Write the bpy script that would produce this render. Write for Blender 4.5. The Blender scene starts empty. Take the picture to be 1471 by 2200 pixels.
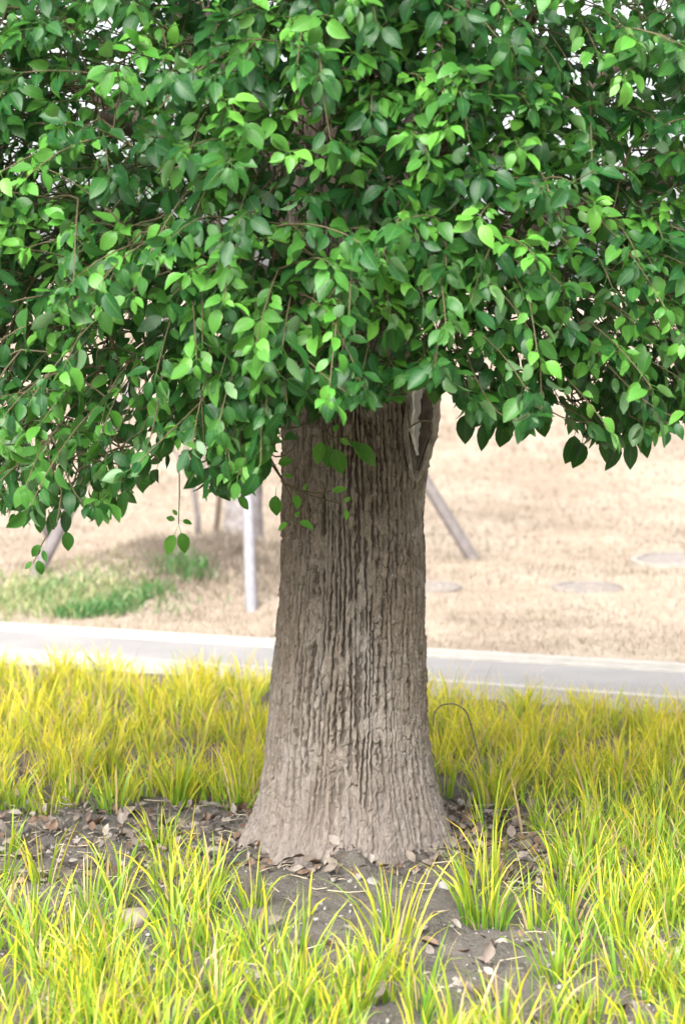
import bpy, math, random
import numpy as np
from mathutils import Vector, Matrix
from mathutils.bvhtree import BVHTree

sc = bpy.context.scene
C = sc.collection
R = math.radians
rng = np.random.RandomState(7)
random.seed(7)

# ------------------------------------------------------------------ camera
CAM = np.array([0.0, -7.0, 1.5]); PITCH = R(3.95); FPX = 5168.0
cam_d = bpy.data.cameras.new('camera'); cam = bpy.data.objects.new('camera', cam_d); C.objects.link(cam)
cam.location = CAM; cam.rotation_euler = (R(90) - PITCH, 0, 0)
cam_d.sensor_fit = 'VERTICAL'; cam_d.sensor_height = 36.0; cam_d.lens = FPX / 2200 * 36.0
cam_d.clip_start = 0.1; cam_d.clip_end = 2000
cam_d.dof.use_dof = True; cam_d.dof.focus_distance = 6.6; cam_d.dof.aperture_fstop = 4.2
sc.camera = cam

# ------------------------------------------------------------------ sky and sun (bright overcast)
SUN_EL, SUN_AZ = R(42), R(200)          # azimuth clockwise from +Y: behind the camera, a little to the left
w = bpy.data.worlds.new('World'); sc.world = w; w.use_nodes = True
nt = w.node_tree; nt.nodes.clear()
sky = nt.nodes.new('ShaderNodeTexSky'); sky.sky_type = 'NISHITA'; sky.sun_disc = False
sky.sun_elevation = SUN_EL; sky.sun_rotation = SUN_AZ; sky.air_density = 1.0; sky.dust_density = 6.0; sky.ozone_density = 1.0
hs = nt.nodes.new('ShaderNodeHueSaturation'); hs.inputs['Saturation'].default_value = 0.22
bg = nt.nodes.new('ShaderNodeBackground'); bg.inputs['Strength'].default_value = 0.15
wo = nt.nodes.new('ShaderNodeOutputWorld')
nt.links.new(sky.outputs[0], hs.inputs['Color']); nt.links.new(hs.outputs[0], bg.inputs['Color']); nt.links.new(bg.outputs[0], wo.inputs['Surface'])
sun_d = bpy.data.lights.new('sun', 'SUN'); sun_d.energy = 1.5; sun_d.angle = R(45); sun_d.color = (1, .965, .90)
sun = bpy.data.objects.new('sun', sun_d); C.objects.link(sun)
sdir = Vector((math.sin(SUN_AZ) * math.cos(SUN_EL), math.cos(SUN_AZ) * math.cos(SUN_EL), math.sin(SUN_EL)))
sun.rotation_euler = sdir.to_track_quat('Z', 'Y').to_euler(); sun.location = (0, -6, 12)
vs = sc.view_settings
vs.view_transform = 'Standard'; vs.look = 'None'; vs.exposure = 1.97; vs.gamma = 1.0; vs.use_curve_mapping = False
sc.render.engine = 'CYCLES'
sc.cycles.use_denoising = True
sc.cycles.max_bounces = 10; sc.cycles.diffuse_bounces = 5; sc.cycles.transmission_bounces = 5; sc.cycles.glossy_bounces = 3

# ------------------------------------------------------------------ helpers
F_ = np.array([0, math.cos(PITCH), -math.sin(PITCH)]); U_ = np.array([0, math.sin(PITCH), math.cos(PITCH)]); X_ = np.array([1.0, 0, 0])
def ray(px, py): return F_ + (px - 735.5) / FPX * X_ + (1100 - py) / FPX * U_
def at(px, py, Y):                                   # point of the place on the plane y = Y
    r = ray(px, py); return CAM + r * ((Y - CAM[1]) / r[1])
def project(P):
    q = P - CAM; z = q @ F_
    return 735.5 + FPX * (q @ X_) / z, 1100 - FPX * (q @ U_) / z, z

def hash2(ix, iy, seed):
    h = (ix.astype(np.int64) * 374761393 + iy.astype(np.int64) * 668265263 + seed * 1442695041) & 0xFFFFFFFF
    h = ((h ^ (h >> 13)) * 1274126177) & 0xFFFFFFFF
    h = ((h ^ (h >> 16)) * 2246822519) & 0xFFFFFFFF
    return ((h ^ (h >> 15)) & 0xFFFFFF) / float(0xFFFFFF)
def vnoise(x, y, seed=0, perx=None):
    ix = np.floor(x).astype(np.int64); iy = np.floor(y).astype(np.int64)
    fx = x - ix; fy = y - iy
    fx = fx * fx * (3 - 2 * fx); fy = fy * fy * (3 - 2 * fy)
    m = (lambda a: a % perx) if perx else (lambda a: a)
    a = hash2(m(ix), iy, seed); b = hash2(m(ix + 1), iy, seed); c = hash2(m(ix), iy + 1, seed); d = hash2(m(ix + 1), iy + 1, seed)
    return (a * (1 - fx) + b * fx) * (1 - fy) + (c * (1 - fx) + d * fx) * fy
def fbm(x, y, seed=0, octv=4, perx=None):
    s = 0; a = .5; f = 1
    for o in range(octv):
        s = s + a * (vnoise(x * f, y * f, seed + o * 17, perx * f if perx else None) - .5); a *= .5; f *= 2
    return s * 2
def sstep(a, b, x):
    t = np.clip((x - a) / (b - a), 0, 1); return t * t * (3 - 2 * t)

def mesh_np(name, V, T, attrs=None, uv=None, smooth=True):
    """V (n,3) vertices, T (m,k) faces of one size, attrs {name: (n,3)} vertex colours, uv (n,2)"""
    V = np.asarray(V, np.float32); T = np.asarray(T, np.int32); k = T.shape[1]
    me = bpy.data.meshes.new(name)
    me.vertices.add(len(V)); me.vertices.foreach_set('co', V.ravel())
    me.loops.add(T.size); me.loops.foreach_set('vertex_index', T.ravel())
    me.polygons.add(len(T)); me.polygons.foreach_set('loop_start', np.arange(0, T.size, k, dtype=np.int32))
    me.polygons.foreach_set('loop_total', np.full(len(T), k, np.int32))
    me.polygons.foreach_set('use_smooth', np.full(len(T), smooth))
    if uv is not None:
        l = me.uv_layers.new(name='UVMap'); l.data.foreach_set('uv', np.asarray(uv, np.float32)[T.ravel()].ravel())
    for an, av in (attrs or {}).items():
        a = me.attributes.new(an, 'FLOAT_COLOR', 'POINT')
        c = np.ones((len(V), 4), np.float32); c[:, :3] = av; a.data.foreach_set('color', c.ravel())
    me.update(calc_edges=True); me.validate()
    return me
def link(name, me, mat, parent=None, loc=(0, 0, 0), rot=(0, 0, 0)):
    if mat is not None and len(me.materials) == 0: me.materials.append(mat)
    o = bpy.data.objects.new(name, me); C.objects.link(o); o.location = loc; o.rotation_euler = rot
    if parent is not None: o.parent = parent
    return o
def tag(o, label=None, cat=None, group=None, kind=None):
    if label: o['label'] = label
    if cat: o['category'] = cat
    if group: o['group'] = group
    if kind: o['kind'] = kind
    return o
def empty(name, loc=(0, 0, 0)):
    o = bpy.data.objects.new(name, None); C.objects.link(o); o.location = loc; o.empty_display_size = .1; return o
def frames(P):
    P = np.asarray(P, float); T = np.gradient(P, axis=0); T /= np.linalg.norm(T, axis=1)[:, None] + 1e-9
    ref = np.array([0, 0, 1.0]) if abs(T[0][2]) < .9 else np.array([1.0, 0, 0])
    N = []; n = np.cross(T[0], ref); n /= np.linalg.norm(n)
    for t in T:
        n = n - t * (n @ t); n /= np.linalg.norm(n) + 1e-9; N.append(n)
    N = np.array(N); return T, N, np.cross(T, N)
def tube(P, rad, sides=6, cap=True, rough=0, seed=0):
    """triangulated tube along P with radii rad"""
    P = np.asarray(P, float); n = len(P); rad = np.broadcast_to(np.asarray(rad, float), (n,))
    T, N, B = frames(P); a = np.arange(sides) * 2 * math.pi / sides
    rr = rad[:, None] * np.ones((1, sides))
    if rough: rr = rr * (1 + rough * (np.random.RandomState(seed).rand(n, sides) - .5))
    V = (P[:, None] + rr[:, :, None] * (np.cos(a)[None, :, None] * N[:, None] + np.sin(a)[None, :, None] * B[:, None])).reshape(-1, 3)
    i = np.arange(n - 1)[:, None] * sides; j = np.arange(sides)[None]; j2 = (j + 1) % sides
    q = np.stack([i + j, i + j2, i + sides + j2, i + sides + j], -1).reshape(-1, 4)
    t = np.concatenate([q[:, [0, 1, 2]], q[:, [0, 2, 3]]])
    if cap:
        V = np.concatenate([V, P[:1], P[-1:]]); c0 = n * sides; c1 = c0 + 1; jj = np.arange(sides); k2 = (jj + 1) % sides; e = (n - 1) * sides
        t = np.concatenate([t, np.stack([jj * 0 + c0, k2, jj], -1), np.stack([jj * 0 + c1, e + jj, e + k2], -1)])
    return V, t
class Acc:
    def __init__(s): s.V = []; s.T = []; s.A = []; s.n = 0
    def add(s, V, T, a=None):
        s.V.append(V); s.T.append(T + s.n); s.n += len(V)
        if a is not None: s.A.append(np.broadcast_to(np.asarray(a, float), (len(V), 3)))
    def mesh(s, name, attr=None, smooth=True):
        return mesh_np(name, np.concatenate(s.V), np.concatenate(s.T), {attr: np.concatenate(s.A)} if attr else None, smooth=smooth)
def bez(a, b, c, n):
    t = np.linspace(0, 1, n)[:, None]; return (1 - t) ** 2 * a + 2 * t * (1 - t) * b + t * t * c
def norm(v): v = np.asarray(v, float); return v / (np.linalg.norm(v, axis=-1, keepdims=True) + 1e-9)

# ------------------------------------------------------------------ materials
def material(name):
    m = bpy.data.materials.new(name); m.use_nodes = True; t = m.node_tree; t.nodes.clear()
    out = t.nodes.new('ShaderNodeOutputMaterial'); p = t.nodes.new('ShaderNodeBsdfPrincipled')
    t.links.new(p.outputs[0], out.inputs['Surface']); return m, t, p, out
def nd(t, typ, **kw):
    n = t.nodes.new(typ)
    for k, v in kw.items():
        if hasattr(n, k): setattr(n, k, v)
        else: n.inputs[k.replace('_', ' ')].default_value = v
    return n
def mix(t, fac, a, b, mode='MIX'):
    n = t.nodes.new('ShaderNodeMix'); n.data_type = 'RGBA'; n.blend_type = mode
    for s, v in ((n.inputs[0], fac), (n.inputs[6], a), (n.inputs[7], b)):
        if hasattr(v, 'links') or hasattr(v, 'is_linked'): t.links.new(v, s)
        elif isinstance(v, (tuple, list)): s.default_value = (*v, 1) if len(v) == 3 else v
        else: s.default_value = v
    return n.outputs[2]
def math_(t, op, a, b=0.0, clamp=False):
    n = t.nodes.new('ShaderNodeMath'); n.operation = op; n.use_clamp = clamp
    for s, v in ((n.inputs[0], a), (n.inputs[1], b)):
        if hasattr(v, 'is_linked'): t.links.new(v, s)
        else: s.default_value = v
    return n.outputs[0]
def noise(t, scale, detail=4, vec=None, rough=.55):
    n = t.nodes.new('ShaderNodeTexNoise'); n.inputs['Scale'].default_value = scale; n.inputs['Detail'].default_value = detail; n.inputs['Roughness'].default_value = rough
    if vec is None:
        vec = t.nodes.new('ShaderNodeTexCoord').outputs['Object']
    t.links.new(vec, n.inputs['Vector']); return n.outputs[0]
def ramp(t, fac, stops):
    n = t.nodes.new('ShaderNodeValToRGB'); e = n.color_ramp.elements
    while len(e) < len(stops): e.new(.5)
    for el, (p, c) in zip(e, stops): el.position = p; el.color = (*c, 1) if len(c) == 3 else c
    t.links.new(fac, n.inputs[0]); return n.outputs[0]
def vrange(t, fac, a, b, lo=0, hi=1):
    n = t.nodes.new('ShaderNodeMapRange'); n.inputs[1].default_value = a; n.inputs[2].default_value = b; n.inputs[3].default_value = lo; n.inputs[4].default_value = hi
    t.links.new(fac, n.inputs[0]); return n.outputs[0]
def attr(t, name):
    n = t.nodes.new('ShaderNodeAttribute'); n.attribute_name = name; s = t.nodes.new('ShaderNodeSeparateColor'); t.links.new(n.outputs['Color'], s.inputs[0]); return s.outputs
def bump(t, p, h, strength, dist):
    b = t.nodes.new('ShaderNodeBump'); b.inputs['Strength'].default_value = strength; b.inputs['Distance'].default_value = dist
    t.links.new(h, b.inputs['Height']); t.links.new(b.outputs[0], p.inputs['Normal'])
def plain(name, c1, c2, scale, rough=.8, bmp=.3, bdist=.01, detail=5):
    m, t, p, o = material(name); n = noise(t, scale, detail)
    t.links.new(ramp(t, n, [(.3, c1), (.7, c2)]), p.inputs['Base Color']); p.inputs['Roughness'].default_value = rough
    bump(t, p, n, bmp, bdist); return m
def with_translucency(t, p, out, col, fac):
    tr = t.nodes.new('ShaderNodeBsdfTranslucent'); t.links.new(col, tr.inputs['Color'])
    mx = t.nodes.new('ShaderNodeMixShader'); mx.inputs[0].default_value = fac
    t.links.new(p.outputs[0], mx.inputs[1]); t.links.new(tr.outputs[0], mx.inputs[2]); t.links.new(mx.outputs[0], out.inputs['Surface'])

def leaf_material():
    m, t, p, out = material('camphor_leaf')
    a = attr(t, 'leaf')                        # r young growth, g per-leaf random, b yellowing
    old = mix(t, a[1], (.003, .032, .012), (.009, .060, .014))
    yng = mix(t, a[1], (.055, .235, .026), (.135, .350, .050))
    c = mix(t, a[0], old, yng)
    c = mix(t, a[2], c, (.55, .42, .03))
    uv = t.nodes.new('ShaderNodeUVMap'); sp = t.nodes.new('ShaderNodeSeparateXYZ'); t.links.new(uv.outputs[0], sp.inputs[0])
    du = math_(t, 'ABSOLUTE', math_(t, 'SUBTRACT', sp.outputs[0], .5))      # 0 midrib .. 0.5 margin
    rib = vrange(t, du, .012, .034, 1, 0)
    wv = math_(t, 'SINE', math_(t, 'MULTIPLY', math_(t, 'SUBTRACT', sp.outputs[1], math_(t, 'MULTIPLY', du, .55)), 38.0))
    side = math_(t, 'MULTIPLY', vrange(t, wv, .82, 1.0), vrange(t, du, .30, .44, 1, 0))
    rim = vrange(t, du, .455, .49)
    c = mix(t, math_(t, 'MULTIPLY', rib, .30), c, (.16, .32, .07))
    c = mix(t, math_(t, 'MULTIPLY', side, .10), c, (.20, .36, .09))
    c = mix(t, math_(t, 'MULTIPLY', math_(t, 'MULTIPLY', rim, a[0]), .55), c, (.36, .46, .10))
    blot = noise(t, 60, 3)
    c = mix(t, vrange(t, blot, .35, .7, 0, .22), c, (.05, .14, .02))
    spots = noise(t, 190, 2)
    c = mix(t, math_(t, 'MULTIPLY', vrange(t, spots, .70, .74), .7), c, (.11, .075, .03))
    t.links.new(c, p.inputs['Base Color'])
    geo = t.nodes.new('ShaderNodeNewGeometry')
    under = mix(t, geo.outputs['Backfacing'], c, mix(t, .45, c, (.16, .26, .13)))
    t.links.new(under, p.inputs['Base Color'])
    p.inputs['Roughness'].default_value = .36; p.inputs['Specular IOR Level'].default_value = .24
    b = t.nodes.new('ShaderNodeBump'); b.inputs['Strength'].default_value = .25; b.inputs['Distance'].default_value = .002
    t.links.new(math_(t, 'ADD', rib, math_(t, 'MULTIPLY', side, .5)), b.inputs['Height']); t.links.new(b.outputs[0], p.inputs['Normal'])
    with_translucency(t, p, out, mix(t, .5, c, (.12, .36, .02)), .26)
    return m
M_LEAF = leaf_material()

def bark_material():
    m, t, p, out = material('camphor_bark')
    a = attr(t, 'bark')                        # r plate height, g dust and mud near the ground, b pale torn bark
    tc = t.nodes.new('ShaderNodeTexCoord'); mp = t.nodes.new('ShaderNodeMapping'); mp.inputs['Scale'].default_value = (1, 1, .3)
    t.links.new(tc.outputs['Object'], mp.inputs['Vector'])
    n1 = noise(t, 75, 7, mp.outputs[0], .72); n2 = noise(t, 7, 4, mp.outputs[0]); n3 = noise(t, 160, 5, None, .7)
    brown = mix(t, vrange(t, n1, .3, .7), (.115, .090, .070), (.33, .278, .225))
    grey = mix(t, vrange(t, n1, .3, .7), (.16, .138, .118), (.41, .366, .325))
    c = mix(t, vrange(t, n2, .38, .62), brown, grey)
    n4 = noise(t, 2.3, 3); c = mix(t, vrange(t, n4, .40, .62, 0, .55), c, mix(t, vrange(t, n1, .3, .7), (.085, .060, .042), (.235, .180, .135)))
    n5 = noise(t, 30, 4); c = mix(t, vrange(t, n5, .60, .68, 0, .5), c, (.36, .335, .30))
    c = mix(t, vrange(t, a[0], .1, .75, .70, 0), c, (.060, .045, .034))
    mud = mix(t, vrange(t, n1, .3, .7), (.120, .101, .088), (.265, .230, .206))
    c = mix(t, a[1], c, mud)
    c = mix(t, math_(t, 'MULTIPLY', a[2], vrange(t, n1, .35, .6, .1, 1)), c, (.58, .55, .51))
    t.links.new(c, p.inputs['Base Color']); p.inputs['Roughness'].default_value = .9; p.inputs['Specular IOR Level'].default_value = .2
    bump(t, p, math_(t, 'ADD', n1, math_(t, 'MULTIPLY', n3, .6)), .9, .010)
    return m
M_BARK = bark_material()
M_TWIG = plain('twig_bark', (.050, .046, .020), (.098, .074, .034), 40, .7)
M_LIMB = plain('limb_bark', (.045, .034, .026), (.12, .092, .072), 30, .9, .6)

def grass_material():
    m, t, p, out = material('sedge_blade')
    a = attr(t, 'blade'); c = t.nodes.new('ShaderNodeAttribute'); c.attribute_name = 'blade'
    t.links.new(c.outputs['Color'], p.inputs['Base Color']); p.inputs['Roughness'].default_value = .45; p.inputs['Specular IOR Level'].default_value = .4
    with_translucency(t, p, out, c.outputs['Color'], .45); return m
M_GRASS = grass_material()

def soil_material():
    m, t, p, out = material('soil')
    n1 = noise(t, 9, 6); n2 = noise(t, 70, 6, None, .7); n3 = noise(t, 260, 3)
    c = mix(t, vrange(t, n1, .35, .65), (.100, .090, .078), (.185, .167, .146))
    c = mix(t, vrange(t, n2, .42, .72, 0, .7), c, (.20, .178, .157))
    c = mix(t, vrange(t, n2, .40, .25, 0, .6), c, (.042, .035, .030))
    t.links.new(c, p.inputs['Base Color']); p.inputs['Roughness'].default_value = .95; p.inputs['Specular IOR Level'].default_value = .15
    bump(t, p, math_(t, 'ADD', n2, math_(t, 'MULTIPLY', n3, .5)), 1.0, .03); return m
M_SOIL = soil_material()

def lawn_material():
    m, t, p, out = material('dry_lawn_soil')
    tc = t.nodes.new('ShaderNodeTexCoord'); mp = t.nodes.new('ShaderNodeMapping'); mp.inputs['Scale'].default_value = (1, .55, 1); t.links.new(tc.outputs['Object'], mp.inputs['Vector'])
    n1 = noise(t, .9, 5, mp.outputs[0]); n2 = noise(t, 9, 6, mp.outputs[0], .65); n3 = noise(t, 60, 4)
    c = mix(t, vrange(t, n1, .35, .65), (.215, .168, .128), (.30, .250, .196))
    c = mix(t, vrange(t, n2, .5, .72, 0, .55), c, (.38, .33, .27))
    c = mix(t, vrange(t, n2, .45, .28, 0, .55), c, (.125, .096, .07))
    t.links.new(c, p.inputs['Base Color']); p.inputs['Roughness'].default_value = .95; p.inputs['Specular IOR Level'].default_value = .1
    bump(t, p, math_(t, 'ADD', n2, math_(t, 'MULTIPLY', n3, .5)), .8, .03); return m
M_LAWN = lawn_material()
M_PATH = plain('path_asphalt', (.160, .152, .147), (.200, .191, .185), 2.5, .9, .15, .004, 8)
M_KERB = plain('kerb_paint', (.235, .224, .204), (.295, .283, .258), 12, .8, .2, .003)
M_STONE = plain('pale_stone', (.13, .121, .112), (.25, .238, .225), 30, .85, .4, .006)
M_DEAD1 = plain('dead_leaf_grey', (.085, .066, .053), (.17, .138, .112), 45, .8, .3, .004)
M_DEAD2 = plain('dead_leaf_brown', (.075, .045, .028), (.15, .092, .058), 45, .7, .3, .004)
M_DEAD3 = plain('dead_leaf_pale', (.135, .112, .094), (.23, .20, .17), 45, .8, .3, .004)
M_TANSTONE = plain('tan_stone', (.13, .105, .083), (.20, .165, .132), 30, .85, .4, .006)
M_STICK = plain('dry_stick', (.09, .072, .06), (.18, .15, .125), 60, .85, .4, .003)
M_STRAW = plain('dry_straw', (.28, .235, .16), (.38, .33, .24), 60, .7, .2, .002)
M_STAKE = plain('stake_wood', (.075, .064, .062), (.12, .105, .102), 14, .8, .3, .004)
M_STAKE_W = plain('stake_whitewash', (.12, .114, .124), (.175, .168, .18), 9, .8, .3, .004)
M_STAKE_D = plain('stake_dark', (.09, .07, .055), (.14, .11, .085), 14, .8, .3, .004)
M_BTREE = plain('whitewashed_bark', (.085, .070, .062), (.20, .188, .190), 16, .9, .6, .012)
M_IRON = plain('cast_iron', (.125, .108, .098), (.195, .172, .155), 25, .75, .3, .004)
M_CONC = plain('pale_concrete', (.17, .152, .128), (.24, .217, .183), 12, .85, .3, .005)
M_WOOD = plain('bare_wood', (.66, .645, .63), (.80, .785, .77), 35, .7, .3, .003)
M_DECAY = plain('decayed_wood', (.07, .055, .045), (.155, .125, .10), 45, .9, .8, .006)

# ------------------------------------------------------------------ ground
def road_near(x): return 3.72 - .53 * x            # y of the path's near edge
def road_far(x): return 4.80 - .49 * x
LAWN_TREE = at(524, 1190, 9.3)
def H(x, y):                                         # the lie of the land
    x = np.asarray(x, float); y = np.asarray(y, float)
    z = 2.75 * sstep(9.5, 40, y) * 1.0
    z = z + (.24 + .10 * fbm(x * 3, y * 3, 4, 3)) * np.exp(-(((x + .85) / .8) ** 2 + ((y - 8.3) / .9) ** 2))
    z = z + .05 * fbm(x * .35 + 5, y * .35, 3, 3) * sstep(5, 9, y)
    z = z + .05 * np.exp(-((x - .02) ** 2 + y ** 2) / .5 ** 2)     # soil heaped against the trunk
    return z
def grid(xs, ys, zf):
    X, Y = np.meshgrid(xs, ys); V = np.stack([X, Y, zf(X, Y)], -1).reshape(-1, 3); nx = len(xs)
    i = np.arange(len(ys) - 1)[:, None] * nx + np.arange(nx - 1)[None]; i = i.ravel()
    return V, np.stack([i, i + 1, i + nx + 1, i + nx], -1)
xs = np.unique(np.concatenate([np.linspace(-500, -12, 14), np.linspace(-12, 12, 161), np.linspace(12, 500, 14)]))
ys = np.unique(np.concatenate([np.linspace(-60, -7, 8), np.linspace(-7, 3, 30), np.linspace(3, 30, 181), np.linspace(30, 60, 40), np.linspace(60, 900, 16)]))
V, Q = grid(xs, ys, lambda x, y: H(x, y) - .05 + .05 * sstep(4.45, 4.78, y + .49 * x) + .035 * fbm(x * 1.6, y * 1.6, 9, 4) * sstep(4.9, 6.0, y + .49 * x))
tag(link('ground', mesh_np('ground', V, Q), M_LAWN), 'tan dry lawn ground sloping up behind the path', 'ground', kind='structure')

def soil_z(x, y):
    e = sstep(0, .25, 3.72 - .52 * x - y)
    rough = .032 * fbm(x * 5, y * 5, 21, 3) + .026 * fbm(x * 22, y * 22, 25, 3) + .014 * np.abs(fbm(x * 55, y * 55, 31, 2))
    dt_ = np.hypot(x - .02, y); heap = sstep(.62, .30, dt_) * (.010 + .085 * (vnoise(x * 7, y * 7, 35) - .35) + .03 * fbm(x * 35, y * 35, 37, 2))
    return H(x, y) + rough * e - .004 + heap
V, Q = grid(np.linspace(-2.6, 2.6, 400), np.linspace(-2.7, 2.0, 361), soil_z)
tag(link('soil_bed', mesh_np('soil_bed', V, Q), M_SOIL), 'grey brown bare soil of the planting bed round the trunk', 'soil', kind='structure')
V, Q = grid(np.linspace(-9, 9, 120), np.linspace(1.98, 6.5, 60), lambda x, y: H(x, y) - .012 - .02 * sstep(2.0, 2.2, y))
keep = (V[Q[:, 0], 1] < road_near(V[Q[:, 0], 0]) - .1)
tag(link('soil_strip', mesh_np('soil_strip', V, Q[keep]), M_SOIL), 'soil under the dense grass along the path', 'soil', kind='structure')

def strip(y0, y1, z, n=121, x0=-60, x1=60, thick=.12):
    xs = np.linspace(x0, x1, n); a = y0(xs); b = y1(xs); z0 = np.zeros(n) + z
    V = np.concatenate([np.stack([xs, a, z0], -1), np.stack([xs, b, z0], -1), np.stack([xs, a, z0 - thick], -1), np.stack([xs, b, z0 - thick], -1)])
    i = np.arange(n - 1)
    Q = np.concatenate([np.stack([i, i + 1, n + i + 1, n + i], -1), np.stack([2 * n + i, 2 * n + i + 1, i + 1, i], -1), np.stack([n + i, n + i + 1, 3 * n + i + 1, 3 * n + i], -1)])
    return mesh_np('strip', V, Q, smooth=False)
path = tag(link('path', strip(lambda x: road_near(x) + .082, lambda x: road_far(x) - .15, .012, x0=-9, x1=9), M_PATH), 'pale grey asphalt path crossing behind the tree', 'path', kind='structure')
for nm, f0, f1, z in (('kerb', lambda x: road_near(x), lambda x: road_near(x) + .08, .03), ('kerb', lambda x: road_far(x) - .148, lambda x: road_far(x) - .085, .022), ('kerb', lambda x: road_far(x) - .075, lambda x: road_far(x), .04)):
    tag(link(nm, strip(f0, f1, z, x0=-9, x1=9), M_KERB), None, None, kind='structure')

# ------------------------------------------------------------------ the big tree: trunk
TX = .02
TREE = tag(empty('camphor_tree', (TX, 0, 0)), 'large leafy tree with thick fissured trunk in the foreground', 'tree')
zl = (1830 - np.array([-400, 600, 850, 950, 1100, 1200, 1300, 1400, 1500, 1560, 1620, 1680, 1720, 1760, 1800, 1830, 1860, 1920])) / 738
L_ = np.array([95, 140, 147, 149, 152, 153, 158, 165, 172, 177, 184, 194, 205, 223, 243, 262, 282, 330]) / 738
R_ = np.array([95, 138, 146, 150, 152, 153, 155, 160, 165, 170, 178, 193, 205, 218, 228, 236, 248, 285]) / 738
NT, zt = 720, np.concatenate([np.linspace(-.13, 1.62, 560), np.linspace(1.64, 3.0, 40)])
th = np.concatenate([R(160) + R(220) * np.arange(600) / 600, R(20) + R(140) * np.arange(120) / 120])   # finest where it faces the photograph
TH, Z = np.meshgrid(th, zt)
o_ = np.argsort(zl)
rl = np.interp(Z, zl[o_], L_[o_]); rr_ = np.interp(Z, zl[o_], R_[o_])
wr = .5 + .5 * np.cos(TH)                            # 1 on the right (+x), 0 on the left
rad = rl * (1 - wr) + rr_ * wr
flare = sstep(.34, -.06, Z)
roots = .12 * np.cos(5 * TH + 1.2) - .15 + .5 * np.exp(-((np.angle(np.exp(1j * (TH - R(258))))) / .23) ** 2) + .35 * np.exp(-((np.angle(np.exp(1j * (TH - R(196))))) / .2) ** 2) + .30 * np.exp(-((np.angle(np.exp(1j * (TH - R(338))))) / .2) ** 2)
rad = rad * (1 + .23 * flare ** 1.4 * roots)
rad = rad * (1 + .02 * np.cos(2 * TH + Z * 1.3) * sstep(.2, .6, Z))
# bark: long plates between wandering fissures, smaller flakes on them
PU = 80
def cells(u, v, per, seed):
    iu = np.floor(u).astype(int); iv = np.floor(v).astype(int); f1 = np.full(u.shape, 9.0); f2 = f1.copy(); idv = np.zeros(u.shape)
    for dv in (-1, 0, 1):
        for du in (-1, 0, 1):
            cu = iu + du; cv = iv + dv
            jx = hash2(cu % per, cv, seed); jy = hash2(cu % per, cv, seed + 5)
            d = np.hypot(cu + .5 + .75 * (jx - .5) - u, (cv + .5 + .95 * (jy - .5) - v))
            n = d < f1; f2 = np.where(n, f1, np.minimum(f2, d)); idv = np.where(n, hash2(cu % per, cv, seed + 9), idv); f1 = np.where(n, d, f1)
    return f2 - f1, idv
t1 = TH / (2 * math.pi); u = t1 * PU
wu = u + 1.6 * fbm(t1 * 40, Z * 2.0, 41, 2, 40) + .42 * fbm(t1 * 80, Z * 14, 42, 2, 80) + .36 * fbm(t1 * 240, Z * 66, 43, 2, 240)
bid = np.round(wu).astype(int); d1 = np.abs(wu - bid); bid = bid % PU                  # distance to the nearest fissure
opn = sstep(.24, .52, vnoise(bid + .0 * Z, Z * 12, 44, PU) * .75 + .25 * vnoise(bid + .0 * Z, Z * 30, 45, PU))
fw = .10 + .14 * opn
fis = (1 - sstep(fw * .55, fw * 1.35, d1)) * (.18 + .82 * opn)
colid = np.floor(wu).astype(int) % PU
vv = Z / .042 + 7.3 * hash2(colid, np.zeros_like(colid), 46) + .5 * fbm(u * 2, Z * 18, 47, 2, PU * 2)
vb = np.round(vv).astype(int); d2 = np.abs(vv - vb); brk = hash2(colid, vb, 48)
cross = (1 - sstep(.02, .11, d2)) * sstep(.45, .75, brk)
seg_id = hash2(colid, np.floor(vv).astype(int), 49)
e2, id2 = cells(wu * 3 + .5 * fbm(u, Z * 60, 53, 2, PU), Z / .020 + fbm(u * .5, Z * 30, 55, 2, 40), PU * 3, 63)
flake = sstep(.0, .3, e2)
fine = fbm(u * 4, Z * 130, 57, 3, PU * 4)
mud = sstep(.42, .05, Z + .16 * fbm(u * .5, Z * 6, 71, 3, 40))
deep = (1 - .60 * mud) * (.7 + .6 * vnoise(u * .5, Z * 3, 73, 40))
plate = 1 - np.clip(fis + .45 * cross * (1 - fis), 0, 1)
h = -.0150 * deep * fis - .0075 * deep * cross * (1 - fis) + .0070 * (seg_id - .5) * (1 - .5 * mud) + .0028 * (flake - 1) * (1 - .2 * mud) + .0026 * (id2 - .5) + .0016 * fine
h = h + .006 * fbm(u * .5, Z * 7, 75, 3, 40) * mud
SC_T = R(-22); SC_Z = 1.24                            # the torn branch on the right, a little to the front
dth = np.angle(np.exp(1j * (TH - SC_T)))
bulge = np.exp(-(dth / .33) ** 2) * sstep(1.0, 1.16, Z) * sstep(1.62, 1.42, Z)
rad = rad + .028 * bulge
pale = np.exp(-(dth / .26) ** 2) * sstep(.72, 1.06, Z) * sstep(1.6, 1.3, Z) * (.35 + .65 * sstep(.45, .6, vnoise(u * 1.0, Z * 9, 79, 80)))
rad = rad + h
TRX = rad * np.cos(TH) + .012 * np.sin(Z * 2.2) * sstep(.3, 1, Z); TRY = rad * np.sin(TH)
V = np.stack([TRX, TRY, Z], -1).reshape(-1, 3)
nr = len(zt); i = np.arange(nr - 1)[:, None] * NT; j = np.arange(NT)[None]; j2 = (j + 1) % NT
Q = np.stack([i + j, i + j2, i + NT + j2, i + NT + j], -1).reshape(-1, 4)
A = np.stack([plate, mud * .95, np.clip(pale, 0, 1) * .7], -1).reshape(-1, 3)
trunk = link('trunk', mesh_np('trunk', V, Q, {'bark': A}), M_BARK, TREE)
def trunk_r(t, z): return float(np.interp(z, zl[o_], (L_ * (1 - (.5 + .5 * math.cos(t))) + R_ * (.5 + .5 * math.cos(t)))[o_]))

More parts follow.
